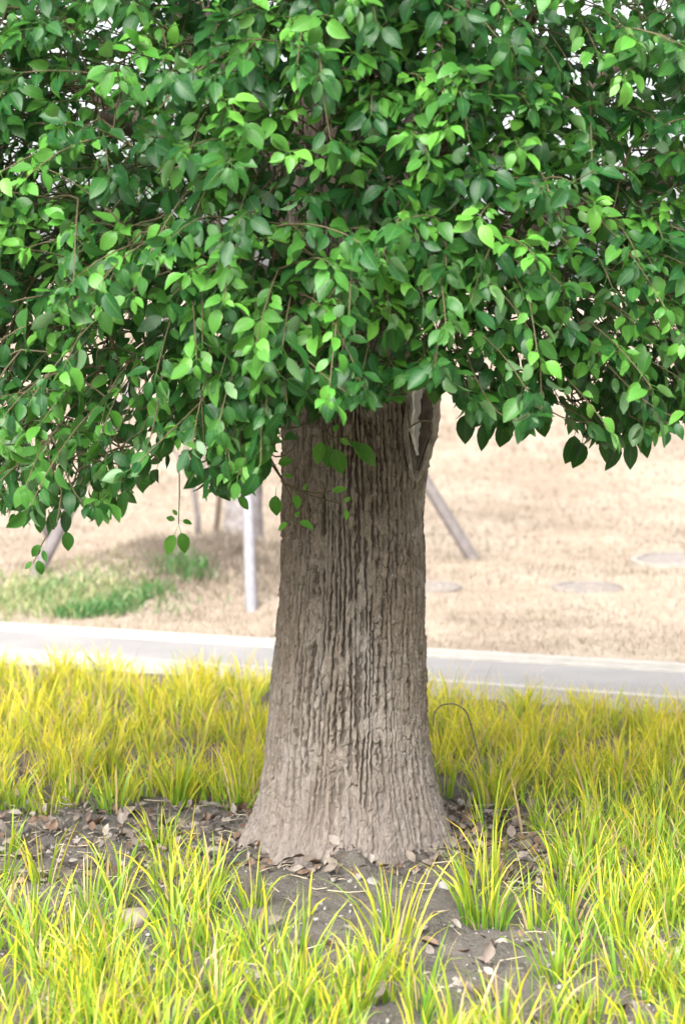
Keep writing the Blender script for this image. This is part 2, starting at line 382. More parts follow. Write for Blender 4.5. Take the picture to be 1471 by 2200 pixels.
# torn branch: an open half shell of bark standing off the trunk, bare wood and rotted wood inside
def shell(a0, a1, z0, z1, rf, cf, na=26, nz=46, jag=0.0, seed=0, thick=.007, top_j=.0):
    rs = np.random.RandomState(seed); ang = np.linspace(a0, a1, na); zz = np.linspace(0, 1, nz)
    ej0 = jag * fbm(zz * 11, zz * 0 + seed, seed, 3); ej1 = jag * fbm(zz * 11, zz * 0 + seed + 9, seed + 3, 3)
    O = []; I = []
    for k, s in enumerate(zz):
        z = z0 + (z1 - z0) * s; c = cf(s); r = rf(s)
        aa = a0 + ej0[k] + (a1 + ej1[k] - a0 - ej0[k]) * np.linspace(0, 1, na)
        rgh = .011 * fbm(aa * 7, np.zeros(na) + z * 22, seed + 1, 4)
        tj = top_j * fbm(aa * 6, np.zeros(na), seed + 2, 3) * s
        O.append(np.stack([c[0] + (r + rgh) * np.cos(aa), c[1] + (r + rgh) * np.sin(aa), z + tj], -1))
        I.append(np.stack([c[0] + (r - thick) * np.cos(aa), c[1] + (r - thick) * np.sin(aa), z + tj], -1))
    V = np.concatenate([np.array(O).reshape(-1, 3), np.array(I).reshape(-1, 3)]); n = na * nz
    i = (np.arange(nz - 1)[:, None] * na + np.arange(na - 1)[None]).ravel()
    Q = [np.stack([i, i + 1, i + na + 1, i + na], -1), np.stack([n + i + na, n + i + na + 1, n + i + 1, n + i], -1)]
    for c0 in (0, na - 1):
        e = np.arange(nz - 1) * na + c0; Q.append(np.stack([e, e + na, n + e + na, n + e], -1))
    for r0 in (0, nz - 1):
        e = r0 * na + np.arange(na - 1); Q.append(np.stack([e, e + 1, n + e + 1, n + e], -1))
    return V, np.concatenate(Q)
P0 = at(896, 1020, -.175) - np.array([TX, 0, 0]); P1 = at(918, 800, -.165) - np.array([TX, 0, 0])
cf = lambda s: (P0[0] + (P1[0] - P0[0]) * s - .004, P0[1] + (P1[1] - P0[1]) * s)
rf = lambda s: .006 + .041 * min(1, (s * 2.4) ** .75)
V, Q = shell(R(-50), R(208), P0[2] - .02, P1[2], rf, cf, na=40, nz=70, jag=.42, seed=5, top_j=.03)
col = np.tile([.8, .0, .55], (len(V), 1))
rim = link('torn_bark_rim', mesh_np('torn_bark_rim', V, Q, {'bark': col}), M_BARK, trunk); rim['label'] = 'ragged pale bark rim of the torn branch'
rf2 = lambda s: max(.003, rf(s) - .009)
V, Q = shell(R(98), R(214), P0[2] + .055, P1[2] - .005, rf2, lambda s: cf(.2 + .8 * s), jag=.40, seed=8, thick=.006)
bw = link('bare_wood', mesh_np('bare_wood', V, Q), M_WOOD, trunk); bw['label'] = 'smooth pale bare wood inside the torn branch'
V, Q = shell(R(-46), R(96), P0[2] + .012, P1[2] - .005, rf2, lambda s: cf(.04 + .96 * s), jag=.1, seed=9, thick=.006)
dw = link('rotted_wood', mesh_np('rotted_wood', V, Q), M_DECAY, trunk); dw['label'] = 'dark rotted wood in the hollow of the torn branch'

# ------------------------------------------------------------------ the big tree: limbs
nodes_P = []; nodes_R = []
def add_nodes(P, r):
    for p, q in zip(P, np.broadcast_to(r, (len(P),))): nodes_P.append(p); nodes_R.append(q)
limb_specs = [  # start, mid, end, start radius
    ((.0, 0, 2.7), (.03, .05, 3.3), (.05, .1, 4.1), .125),
    ((.09, .02, 1.75), (.33, .1, 2.45), (.75, .25, 3.7), .085),
    ((-.09, .02, 1.7), (-.4, .05, 2.4), (-.95, .2, 3.5), .085),
    ((.08, -.03, 1.65), (.75, -.25, 1.98), (1.45, -.35, 2.1), .060),
    ((-.08, -.03, 1.6), (-.8, -.25, 1.95), (-1.45, -.4, 1.95), .060),
    ((.03, -.08, 1.62), (.25, -.6, 2.05), (.45, -1.25, 2.3), .050),
    ((-.04, -.08, 1.62), (-.35, -.55, 2.0), (-.6, -1.2, 2.05), .050),
    ((.0, -.08, 2.1), (.0, -.6, 2.75), (-.1, -1.1, 3.2), .050),
    ((.06, .07, 1.8), (.6, .7, 2.2), (1.0, .95, 2.5), .055),
    ((-.06, .07, 1.8), (-.6, .7, 2.2), (-1.0, .95, 2.4), .055),
    ((.0, .08, 1.9), (.0, .8, 2.5), (.1, 1.1, 2.9), .050),
]
for k, (a, b, c, r0) in enumerate(limb_specs):
    P = bez(np.array(a), np.array(b), np.array(c), 22)
    P = P + np.stack([.03 * fbm(np.linspace(0, 5, 22), np.zeros(22) + k * 3 + d, 90 + d, 2) * np.linspace(0, 1, 22) for d in range(3)], -1)
    r = r0 * (1 - .80 * np.linspace(0, 1, 22))
    Vt, Tt = tube(P, r, 12, rough=.12, seed=k); link('limb', mesh_np('limb', Vt, Tt), M_LIMB, TREE); add_nodes(P[4:], r[4:])

# ------------------------------------------------------------------ the big tree: leaves
def leaf_variant(seed, wid, fold, curl, twist, pet=.38, lod=False):
    """unit leaf: blade 1 long along +y beyond its stalk, x across, z up"""
    if lod: ts = np.array([0, .3, .62, 1.0]); ws = np.array([0, .92, .82, 0])
    else: ts = np.array([0, .12, .30, .50, .70, .86, 1.0]); ws = np.array([0, .62, .95, 1.0, .78, .40, 0])
    rs = np.random.RandomState(seed); V = []; UV = []
    def spine(t):
        a = curl * t; return t * (1 - .12 * abs(curl) * t), -.5 * curl * t * t
    for t, wv in zip(ts, ws):
        y, z = spine(t); tw = twist * t
        for s in ((0,) if wv == 0 else (-1, 0, 1)):
            x = s * wv * wid * .5; dz = abs(x) * fold + (.02 * math.sin(t * 9 + seed + s) if s else 0)
            V.append((x * math.cos(tw) - (dz) * math.sin(tw), pet + y, z + dz * math.cos(tw) + x * math.sin(tw))); UV.append((.5 + .5 * s, t))
    T = []; n = len(ts)
    idx = lambda k: 0 if k == 0 else (1 + 3 * (k - 1))
    for k in range(n - 1):
        if k == 0: b = idx(1); T += [(0, b + 1, b), (0, b + 2, b + 1)]
        elif k == n - 2: a = idx(k); e = len(V) - 1; T += [(a, a + 1, e), (a + 1, a + 2, e)]
        else:
            a = idx(k); b = idx(k + 1)
            T += [(a, a + 1, b + 1), (a, b + 1, b), (a + 1, a + 2, b + 2), (a + 1, b + 2, b + 1)]
    V = np.array(V); UV = np.array(UV)
    if not lod:                                     # stalk
        tv, tt = tube(np.array([(0, 0, .02), (0, pet + .02, .0)]), [.015, .012], 3, cap=False)
        T = np.concatenate([np.array(T), tt + len(V)]); V = np.concatenate([V, tv]); UV = np.concatenate([UV, np.tile([.5, .5], (len(tv), 1))])
    return V, np.array(T), UV
NV = 7
HI = [leaf_variant(k, .47 + .045 * (k % 4), (.10, .35, .22, .55, .3, .16, .42)[k], (.25, .5, .8, .35, -.15, 1.0, .6)[k], (.1, -.25, .3, 0, -.1, .2, -.35)[k]) for k in range(NV)]
LO = [leaf_variant(k + 20, .55, .25, .5, 0, lod=True) for k in range(2)]

Lpos = []; Ldir = []; Lnor = []; Lsize = []; Lyoung = []; Lyel = []; Lrnd = []
twigs = Acc()
xt = (np.array([-900, -200, 0, 100, 200, 300, 345, 385, 430, 520, 575, 605, 640, 700, 760, 800, 850, 900, 950, 1000, 1100, 1160, 1200, 1225, 1300, 1380, 1420, 1471, 1700, 2400]) - 735.5) / FPX * 6.2
zlow = 1.5 - (np.array([1080, 1120, 1130, 1125, 1115, 1085, 1000, 930, 1040, 1050, 1030, 930, 890, 890, 875, 865, 850, 825, 850, 915, 925, 905, 850, 940, 975, 955, 900, 915, 960, 1000]) - 743) / FPX * 6.2
def z_low(x, y): return np.interp(x, xt, zlow) + .42 * sstep(-.35, .55, np.asarray(y))
CEN = np.array([0, 0, 2.3])
def spray(o, d, length, n, young, droop=.5, size=.054, free=False, src=None, tip_cluster=4, rs=rng):
    """one leafy shoot"""
    o = np.array(o, float); d = norm(d); end = o + d * length + np.array([0, 0, -droop * length * .35])
    lo = float(z_low(end[0], end[1])) + .06
    if not free and end[2] < lo: end[2] = min(lo, o[2] + .02)
    P = bez(o, o + d * length * .55 + np.array([0, 0, .04 * length]), end, 6)
    Vt, Tt = tube(P, np.linspace(.0026, .0012, 6), 4, cap=False); twigs.add(Vt, Tt)
    T = norm(np.gradient(P, axis=0)); out = norm(P[-1] - CEN); ga = rs.rand() * 6.28; sr = rs.rand()
    for k in range(n):
        s = 1.0 if k >= n - tip_cluster else (.18 + .8 * (k + rs.rand() * .6) / max(1, n - tip_cluster))
        s = min(s, 1); f = s * 5; i0 = min(4, int(f)); p = P[i0] + (P[i0 + 1] - P[i0]) * (f - i0); t = T[min(5, int(round(f)))]
        ga += 2.4 + .3 * rs.randn()
        e1 = norm(np.cross(t, [0, 0, 1.0]) + 1e-4); e2 = np.cross(e1, t)
        radial = math.cos(ga) * e1 + .55 * math.sin(ga) * e2
        dr = droop * (.55 + .9 * rs.rand()) * (1.15 - .55 * young)
        ld = norm(.55 * t + .95 * radial + np.array([0, 0, -dr]) + .18 * rs.randn(3))
        ln = norm(np.array([0, 0, .75]) + .5 * out + (.5 - .3 * young) * rs.randn(3))
        ln = norm(ln - ld * (ln @ ld)); sz = size * (.48 + .88 * rs.rand()) * (1 - .22 * young)
        tip = p + ld * sz * 1.35
        if not free and tip[2] < z_low(tip[0], tip[1]) + .02 * rs.randn(): continue
        Lpos.append(p); Ldir.append(ld); Lnor.append(ln); Lsize.append(sz)
        Lyoung.append(np.clip(young * (.75 + .5 * rs.rand()) + .08 * rs.randn(), 0, 1)); Lyel.append(0 if rs.rand() > .00005 else .8); Lrnd.append(.65 * sr + .35 * rs.rand())
    return P

# random shoots through the crown, thickest in its outer shell
cand = rng.rand(120000, 3) * np.array([4.4, 3.5, 4.2]) + np.array([-2.2, -1.65, 1.02])
x, y, z = cand.T
zz = np.where(z > 2.2, (z - 2.2) / 2.1, (z - 2.2) / 2.3)
rho = np.sqrt((x / 1.7) ** 2 + (y / np.where(y < 0, 1.42, 1.3)) ** 2 + zz ** 2) + .10 * fbm(np.arctan2(y, x) * 3, z * 3, 12, 3)
pr = np.clip((rho - .30) / .45, 0, 1) * (rho < 1.0)
clump = fbm(x * 2.3 + 7 + z, y * 2.3 + z * 2.1, 15, 3)
pr = pr * np.clip(.80 + 1.9 * clump, .22, 1.6)
pr = pr * (z > z_low(x, y) + .09)
px, py, _ = project(cand)
inview = (px > -250) & (px < 1720) & (py > -350)
pr = pr * np.where(inview, 1.0, .42) * np.where(z > 2.75, .45, 1.0)
pr = pr * np.where((x < -.25) & (z < 1.42), .55, 1.0)
pr = pr * np.where((y > .2), .8, 1.0)
pr = pr * np.where((x > .28) & (y > -.75) & (z > 1.75), .45, np.where((np.abs(x) < .3) & (y < -.5), 1.35, 1.0))      # thinner on the right, the sky shows through
pr = pr * np.where(inview & (y < .1), .41, .18)
sel = rng.rand(len(cand)) < pr
S = cand[sel]; S_in = inview[sel]; S_rho = rho[sel]
order = np.argsort(np.hypot(S[:, 0], S[:, 1]) + .4 * np.abs(S[:, 2] - 1.9))
def connect(o, sag=.05):
    NP = np.array(nodes_P[-9000:] if len(nodes_P) > 9000 else nodes_P); NR = nodes_R[-9000:] if len(nodes_P) > 9000 else nodes_R
    ro = math.hypot(o[0], o[1]); dd = np.linalg.norm(NP - o, axis=1) + 1.2 * np.clip(np.hypot(NP[:, 0], NP[:, 1]) - ro + .03, 0, 9)
    k = int(np.argmin(dd)); a = NP[k]; ra = NR[k]; L = np.linalg.norm(o - a)
    m = (a + o) / 2 + np.array([0, 0, sag * L]) + .08 * L * rng.randn(3); n = 4 if L < .3 else 7
    P = bez(a, m, np.array(o), n); r0 = min(ra * .75, .0028 + .005 * L); r = np.linspace(max(r0, .0026), .0026, n)
    Vt, Tt = tube(P, r, 5, cap=False); twigs.add(Vt, Tt); add_nodes(P[1:], r[1:]); return norm(P[-1] - P[-2])
for i in order:
    o = S[i]; dlast = connect(o); out = norm((o - CEN) * np.array([1, 1, .55]))
    d = norm(.5 * dlast + .8 * out + np.array([0, 0, .05 - .25 * (o[2] < 1.7)]) + .35 * rng.randn(3))
    yv = np.clip((S_rho[i] - .70) * 3.2, 0, .9) * rng.rand() ** .6 if rng.rand() < .30 else .08 * rng.rand()
    if S_in[i]: spray(o, d, .20 + .16 * rng.rand(), 11 + rng.randint(5), yv, .22 + .45 * rng.rand() + (.4 if o[2] < 1.55 else 0))
    else: spray(o, d, .24 + .16 * rng.rand(), 12, yv, .6, size=.105)

# the bright young shoots that stand out at the front of the crown, each at its own depth
front = [(330, 110, 1), (215, 185, .8), (430, 315, 1), (610, 235, .8), (690, 150, 1), (930, 55, .9), (1090, 245, .9), (850, 385, 1), (1160, 310, .9), (1345, 250, 1), (1400, 425, .9),
         (600, 515, 1), (390, 535, .8), (190, 470, .8), (60, 475, .7), (150, 625, .9), (140, 690, .9), (480, 730, .9), (700, 705, .9), (790, 670, 1), (840, 590, 1), (1075, 405, .9), (1130, 500, .9),
         (1185, 545, 1), (1065, 705, .8), (1250, 430, .9), (850, 835, .7), (440, 800, .7), (90, 835, .5), (200, 925, .4), (45, 950, .4), (600, 25, .7), (740, 40, .8), (45, 60, .7), (985, 165, .8),
         (1310, 765, .5), (300, 640, .5), (930, 770, .6), (1000, 600, .7), (520, 300, .5), (770, 480, .4), (1420, 640, .6), (1440, 320, .7), (300, 480, .6), (560, 630, .5), (1150, 640, .6), (820, 200, .4), (140, 130, .5)]
for (qx, qy, yv) in front:
    zc = at(qx, qy, -1.3)[2]; dep = -1.46 + .16 * abs(qx - 735) / 735 + .45 * max(0, (1.75 - zc)) + .10 * rng.rand()
    c = at(qx, qy, dep); side = np.sign(qx - 735.5) * (.3 + .5 * rng.rand()) if rng.rand() < .7 else rng.randn() * .5
    d = norm(np.array([side, -.75, .12 + .25 * rng.rand()])); ln = .20
    for kk in range(3):
        o = c - d * ln * .75 + (.05 * rng.randn(3) if kk else 0)
        connect(o, .1); dd = norm(d + (.45 * rng.randn(3) if kk else 0))
        spray(o, dd, ln, 9 + rng.randint(4), yv * (.9 + .1 * rng.rand()), .18 + .2 * rng.rand(), size=.061 if kk == 0 else .054, tip_cluster=6)

for (qx, qy) in [(20, 1070), (90, 1050), (150, 1075), (220, 1050), (260, 1030), (300, 990), (60, 990), (200, 980), (330, 950), (450, 950), (500, 990), (550, 960), (470, 880), (585, 900), (20, 900), (120, 910), (250, 900), (660, 810), (720, 825),
                 (800, 795), (880, 770), (960, 815), (1050, 845), (1120, 840), (1250, 880), (1320, 900), (1370, 870), (1440, 850), (1400, 780), (420, 820), (520, 800)]:
    c = at(qx, qy, -1.0 + .45 * rng.rand()); d = norm(np.array([.5 * rng.randn(), -.5, -.35])); o = c - d * .12
    connect(o, .1); spray(o, d, .16, 10, .12 + .25 * rng.rand(), .9, size=.060)
# single hanging shoots in front of the trunk and at the left, leaf by leaf
def leaf_at(qx, qy, Y, tipx, tipy, size, young, nrm=(0, -.8, .45), tipd=0.0):
    p = at(qx, qy, Y); q = at(tipx, tipy, Y + tipd); d = norm(q - p); n = norm(np.array(nrm) + .15 * rng.randn(3)); n = norm(n - d * (n @ d))
    Lpos.append(p); Ldir.append(d); Lnor.append(n); Lsize.append(np.linalg.norm(q - p) / 1.05); Lyoung.append(min(1, young * 1.5)); Lyel.append(0); Lrnd.append(rng.rand())
def stem(pts, Y, r0=.003, r1=.0014):
    P = np.array([at(a, b, Y + dy) for a, b, dy in pts]); t = np.linspace(0, 1, len(P)); tt = np.linspace(0, 1, 3 * len(P))
    P = np.stack([np.interp(tt, t, P[:, k]) for k in range(3)], -1); Vt, Tt = tube(P, np.linspace(r0, r1, len(P)), 5, cap=False); twigs.add(Vt, Tt); connect(P[0]); return P
stem([(540, 900, .15), (575, 985, .03), (612, 1040, 0), (660, 1062, 0), (735, 1084, 0)], -.55); stem([(612, 1040, 0), (632, 1085, 0), (628, 1120, 0)], -.55, .0018)
stem([(640, 1055, 0), (690, 1060, 0), (712, 1054, 0)], -.55, .0016)
for a in [(594, 1045, -.55, 590, 1098, .042, .45), (632, 1050, -.55, 640, 1085, .028, .7), (700, 1056, -.55, 735, 1052, .028, .8), (735, 1084, -.55, 748, 1070, .024, .8), (735, 1086, -.55, 748, 1112, .022, .8),
          (628, 1120, -.55, 600, 1132, .026, .75), (630, 1118, -.55, 668, 1128, .024, .75), (652, 1060, -.55, 656, 1042, .016, .8), (632, 1118, -.55, 640, 1100, .016, .8), (602, 1020, -.55, 625, 1022, .022, .7), (585, 1000, -.55, 620, 990, .034, .5), (575, 985, -.55, 545, 1040, .05, .3)]: leaf_at(*a)
stem([(640, 850, .1), (685, 915, 0), (715, 940, 0), (745, 938, 0)], -.62, .0026)
for a in [(712, 935, -.62, 702, 995, .045, .2), (716, 940, -.62, 730, 1006, .05, .25), (720, 938, -.62, 745, 952, .03, .6), (742, 940, -.62, 800, 985, .055, .3), (716, 935, -.62, 722, 915, .035, .7), (700, 930, -.62, 682, 985, .046, .5), (740, 940, -.62, 775, 965, .04, .4)]: leaf_at(*a)
stem([(385, 980, .1), (386, 1060, 0), (384, 1125, 0)], -.7, .0018)
for a in [(384, 1125, -.7, 398, 1178, .042, .45), (383, 1130, -.7, 362, 1182, .04, .5), (384, 1118, -.7, 408, 1122, .020, .6), (384, 1120, -.7, 362, 1112, .022, .4), (384, 1112, -.7, 374, 1098, .018, .6)]: leaf_at(*a)
stem([(170, 1050, .1), (130, 1110, 0), (95, 1160, 0), (72, 1210, 0)], -.7, .0022)
for a in [(95, 1160, -.7, 72, 1190, .036, .3), (80, 1190, -.7, 88, 1228, .034, .3), (76, 1200, -.7, 58, 1218, .022, .3), (105, 1150, -.7, 108, 1130, .02, .3), (140, 1125, -.7, 147, 1172, .034, .3), (90, 1172, -.7, 98, 1200, .02, .3)]: leaf_at(*a)
stem([(420, 1000, .1), (460, 1045, 0), (500, 1060, 0), (540, 1045, 0)], -.6, .0018)
for a in [(500, 1060, -.6, 530, 1085, .036, .6), (480, 1055, -.6, 465, 1040, .02, .6), (520, 1055, -.6, 525, 1038, .02, .6), (455, 1042, -.6, 440, 1065, .03, .6)]: leaf_at(*a)
# the hanging leaves at the right
for (qx, qy) in [(1000, 890), (1050, 905), (1085, 900), (1125, 885), (1150, 880), (1240, 935), (1300, 930), (1330, 950), (1355, 945), (1375, 920), (1255, 950)]:
    leaf_at(qx, qy - 25, -.75, qx + rng.randint(-18, 22), qy + 45, .07, .05, (rng.randn() * .3, -.9, .2), -.02 + .04 * rng.rand())

Lpos = np.array(Lpos); Ldir = np.array(Ldir); Lnor = np.array(Lnor); Lsize = np.array(Lsize); Lyoung = np.array(Lyoung); Lyel = np.array(Lyel)
NL = len(Lpos); Lx = np.cross(Ldir, Lnor); Lrand = np.array(Lrnd); Lvar = rng.randint(0, NV, NL)
print('leaves', NL, 'sprays', len(S))
FR = np.stack([Lx, Ldir, Lnor], -1) * Lsize[:, None, None]     # columns are the leaf's axes
# what the camera sees of each leaf
lpx, lpy, lz = project(Lpos + Ldir * (Lsize * .9)[:, None])
close = (lpx > -120) & (lpx < 1600) & (lpy > -150) & (Lpos[:, 1] < .7)
quad = np.array([[0, .4, 0], [-.25, .85, 0], [0, 1.38, -.2], [.25, .85, 0]])
QV = Lpos[:, None] + np.einsum('nij,kj->nki', FR, quad)
bv = BVHTree.FromPolygons(QV.reshape(-1, 3).tolist(), np.arange(NL * 4).reshape(-1, 4).tolist())
camv = Vector(CAM); area = np.zeros(NL)
facing = np.abs(np.einsum('ni,ni->n', norm(CAM - Lpos), Lnor))
smp = np.array([[0, .62, 0], [0, .85, 0], [0, 1.15, -.1], [-.13, .85, 0], [.13, .85, 0]])
SP = Lpos[:, None] + np.einsum('nij,kj->nki', FR, smp)
for i in np.nonzero((lpx > 0) & (lpx < 1471) & (lpy > 0) & (lpy < 1250))[0]:
    c = 0
    for s in SP[i]:
        dv = Vector(s) - camv; hit = bv.ray_cast(camv, dv.normalized(), dv.length + .05)
        if hit[2] == i or hit[2] is None: c += 1
    area[i] = c * facing[i] * (Lsize[i] * FPX / lz[i]) ** 2
top = np.argsort(-area)[:300]; is_top = np.zeros(NL, bool); is_top[top] = True
# the crown's mass
def leaf_mesh(idx, variants, var):
    Vs, Ts, Us, As = [], [], [], []; n = 0
    for k, (lv, lt, lu) in enumerate(variants):
        ii = idx[var[idx] == k]
        if len(ii) == 0: continue
        W = Lpos[ii][:, None] + np.einsum('nij,kj->nki', FR[ii], lv)
        Vs.append(W.reshape(-1, 3)); m = len(lv)
        Ts.append((lt[None] + (n + np.arange(len(ii)) * m)[:, None, None]).reshape(-1, 3)); n += m * len(ii)
        Us.append(np.tile(lu, (len(ii), 1))); As.append(np.repeat(np.stack([Lyoung[ii], Lrand[ii], Lyel[ii]], -1), m, axis=0))
    return np.concatenate(Vs), np.concatenate(Ts), np.concatenate(Us), np.concatenate(As)
a1 = leaf_mesh(np.nonzero(close & ~is_top)[0], HI, Lvar); a2 = leaf_mesh(np.nonzero(~close)[0], LO, Lvar % 2)
V = np.concatenate([a1[0], a2[0]]) - np.array([TX, 0, 0]); T = np.concatenate([a1[1], a2[1] + len(a1[0])])
crown = link('crown', mesh_np('crown', V, T, {'leaf': np.concatenate([a1[3], a2[3]])}, np.concatenate([a1[2], a2[2]])), M_LEAF, TREE); crown['kind'] = 'stuff'
cache = {}
for i in top:
    ky = (int(Lvar[i]), int(round(Lyoung[i] * 5)), int(Lrand[i] * 4), float(Lyel[i] > 0))
    if ky not in cache:
        lv, lt, lu = HI[ky[0]]; cache[ky] = mesh_np('leaf', lv, lt, {'leaf': np.tile([ky[1] / 5, (ky[2] + .5) / 4, ky[3] * .8], (len(lv), 1))}, lu)
    o = link('leaf', cache[ky], M_LEAF, TREE)
    M = Matrix.Identity(4)
    for r in range(3):
        for c in range(3): M[r][c] = FR[i][r][c]
        M[r][3] = Lpos[i][r] - (TX if r == 0 else 0)
    o.matrix_local = M
me = twigs.mesh('twigs'); me.transform(Matrix.Translation((-TX, 0, 0)))
tw = link('twigs', me, M_TWIG, TREE); tw['kind'] = 'stuff'
# a few dark berries
bm_v, bm_t = tube(np.array([(0, 0, -.0045), (0, 0, -.0025), (0, 0, .0), (0, 0, .0025), (0, 0, .0045)]), [.001, .0038, .0047, .0038, .001], 8)
berry = mesh_np('berry', bm_v, bm_t); m, t, p, o = material('black_berry'); t.links.new(ramp(t, noise(t, 200, 2), [(.3, (.008, .008, .012)), (.7, (.02, .016, .03))]), p.inputs['Base Color']); p.inputs['Roughness'].default_value = .25
for qx, qy in [(1255, 933), (1378, 915), (1386, 922), (1252, 835), (1118, 875), (1234, 862), (1362, 918), (1330, 880)]:
    link('berry', berry, m, TREE, at(qx, qy, -.80) - np.array([TX, 0, 0]))

# ------------------------------------------------------------------ sedge
GR = np.array([.07, .20, .018]); LIME = np.array([.27, .40, .03]); YEL = np.array([.84, .68, .035]); GOLD = np.array([.76, .54, .04]); DRY = np.array([.52, .38, .20])
def blades(base, az, lean, length, width, bend, cb, ct, seg=4):
    """many blades at once: returns vertices, triangles, colours"""
    n = len(base); ts = np.linspace(0, 1, seg + 1)
    hd = np.stack([np.cos(az), np.sin(az), np.zeros(n)], -1); sd = np.stack([-np.sin(az), np.cos(az), np.zeros(n)], -1)
    P = np.zeros((n, seg + 1, 3)); P[:, 0] = base; ang = lean.copy()
    for k in range(1, seg + 1):
        P[:, k] = P[:, k - 1] + (length / seg)[:, None] * (np.sin(ang)[:, None] * hd + np.cos(ang)[:, None] * np.array([0, 0, 1.0]))
        ang = ang + bend / seg * (k / seg) * 2
    wt = np.array([.8, 1.0, .85, .55, 0])[:seg + 1] if seg == 4 else np.linspace(1, 0, seg + 1)
    tw = rng.rand(n) * 6.28; sdx = norm(sd * np.cos(tw)[:, None] + hd * np.sin(tw)[:, None])
    Vs = []; Cs = []
    for k in range(seg):
        o = sdx * (width * wt[k] * .5)[:, None]; Vs += [P[:, k] - o, P[:, k] + o]; m_ = ts[k] ** 1.25; c = cb * (1 - m_) + ct * m_; Cs += [c, c]
    Vs.append(P[:, seg]); Cs.append(ct); V = np.stack(Vs, 1); Cc = np.stack(Cs, 1); m = V.shape[1]
    T = []
    for k in range(seg - 1): a = 2 * k; T += [(a, a + 1, a + 3), (a, a + 3, a + 2)]
    T.append((2 * seg - 2, 2 * seg - 1, 2 * seg)); T = np.array(T)
    T = (T[None] + (np.arange(n) * m)[:, None, None]).reshape(-1, 3)
    return V.reshape(-1, 3), T, Cc.reshape(-1, 3)
def sedge(cx, cy, nb, hgt, gold, spread=.035, rs=rng):
    """clumps: arrays of centres, blades per clump, blade length, goldness 0..1"""
    k = np.repeat(np.arange(len(cx)), nb); n = len(k)
    a = rs.rand(n) * 6.283; r = spread * np.sqrt(rs.rand(n)); bx = cx[k] + r * np.cos(a); by = cy[k] + r * np.sin(a)
    base = np.stack([bx, by, H(bx, by) - .02], -1)
    lean = .04 + .42 * rs.rand(n) ** 1.4 + 3 * r * .5; ln = hgt[k] * (.5 + .65 * rs.rand(n)); bend = .15 + 2.0 * rs.rand(n) ** 2
    wd = .0032 + .0068 * rs.rand(n) ** 1.5
    g = np.clip(gold[k] + .45 * rs.randn(n), 0, 1)[:, None]; q = rs.rand(n)[:, None]
    ct = (LIME * (1 - g) + (YEL * q + GOLD * (1 - q)) * g); cb = GR * (1 - .55 * g) + (LIME * .8 + YEL * .2) * .55 * g
    dry = (rs.rand(n) < .10)[:, None]; ct = np.where(dry, DRY, ct); cb = np.where(dry, DRY * .8, cb)
    return blades(base, a + .5 * rs.randn(n), lean, ln, wd, bend, cb * (.8 + .4 * rs.rand(n)[:, None]), ct * (.8 + .4 * rs.rand(n)[:, None]))
def stuff_grass(name, label, packs):
    V = []; T = []; A = []; n = 0
    for v, t, c in packs: V.append(v); T.append(t + n); A.append(c); n += len(v)
    o = link(name, mesh_np(name, np.concatenate(V), np.concatenate(T), {'blade': np.concatenate(A)}), M_GRASS); return tag(o, label, 'grass', kind='stuff')

# dense golden bed behind the trunk
c = rng.rand(5200, 2) * np.array([5.2, 3.9]) + np.array([-2.6, .3])
edge_far = 3.36 - .49 * c[:, 0] + .10 * fbm(c[:, 0] * 4, c[:, 1] * 0, 5, 2)
edge_near = .62 + .16 * fbm(c[:, 0] * 3, c[:, 1] * 0 + 3, 6, 2) + np.where(c[:, 0] > .72, -.35, 0) + np.where(np.abs(c[:, 0]) < .35, -.1, 0)
ok = (c[:, 1] < edge_far) & (c[:, 1] > edge_near) & (rng.rand(len(c)) < (.10 + .32 * np.clip(.5 + 1.4 * fbm(c[:, 0] * 4, c[:, 1] * 4, 88, 2), 0, 1))); c = c[ok]
hh = .14 + .10 * rng.rand(len(c)) + .03 * fbm(c[:, 0] * 3, c[:, 1] * 3, 8, 2); hh = hh * (1 - .12 * sstep(1.8, 3.2, c[:, 1] + .42 * c[:, 0]))
go = np.clip(.44 + .42 * sstep(.5, 1.3, c[:, 1]) + .35 * fbm(c[:, 0] * 2, c[:, 1] * 2, 14, 3), 0, 1)
wx = -2.2 + 4.4 * rng.rand(900); wy = .8 + 2.6 * rng.rand(900); k_ = wy < 3.15 - .46 * wx; wx = wx[k_]; wy = wy[k_]; nw = len(wx); wcol = np.array([.50, .34, .13]) * (.7 + .6 * rng.rand(nw)[:, None])
wisps = blades(np.stack([wx, wy, H(wx, wy)], -1), rng.rand(nw) * 6.28, .05 + .3 * rng.rand(nw), .20 + .12 * rng.rand(nw), .0016 + .001 * rng.rand(nw), .3 + 1.2 * rng.rand(nw), wcol, wcol)
stuff_grass('grass', 'dense golden yellow sedge grass growing between trunk and path', [sedge(c[:, 0], c[:, 1], 21, hh, go, .036), wisps])
print('back clumps', len(c))
# greener, more open sedge in front
c = rng.rand(1700, 2) * np.array([4.4, 2.75]) + np.array([-2.2, -2.45])
px, py, _ = project(np.stack([c[:, 0], c[:, 1], np.zeros(len(c))], -1))
dt = np.hypot(c[:, 0] - TX, c[:, 1])
dens = np.where(c[:, 0] > .62, .80, np.where(c[:, 1] < -1.35, .56, .32)) * (.55 + 1.0 * np.clip(fbm(c[:, 0] * 2.6, c[:, 1] * 2.6, 33, 3) + .5, 0, 1))
dens = np.where((c[:, 1] > -.45) & (c[:, 0] < .62), .15, dens)              # bare band either side of the trunk
dens = np.where((c[:, 1] > -1.55) & (np.abs(c[:, 0] - .0) < .24), .20, dens); dens = np.where((c[:, 1] > -.95) & (np.abs(c[:, 0] - .02) < .32), 0, dens); dens = np.where((c[:, 1] > -1.0) & (c[:, 0] < -.3), dens * .6, dens)   # bare soil right in front of it
dens = np.where(dt < .42, 0, dens)
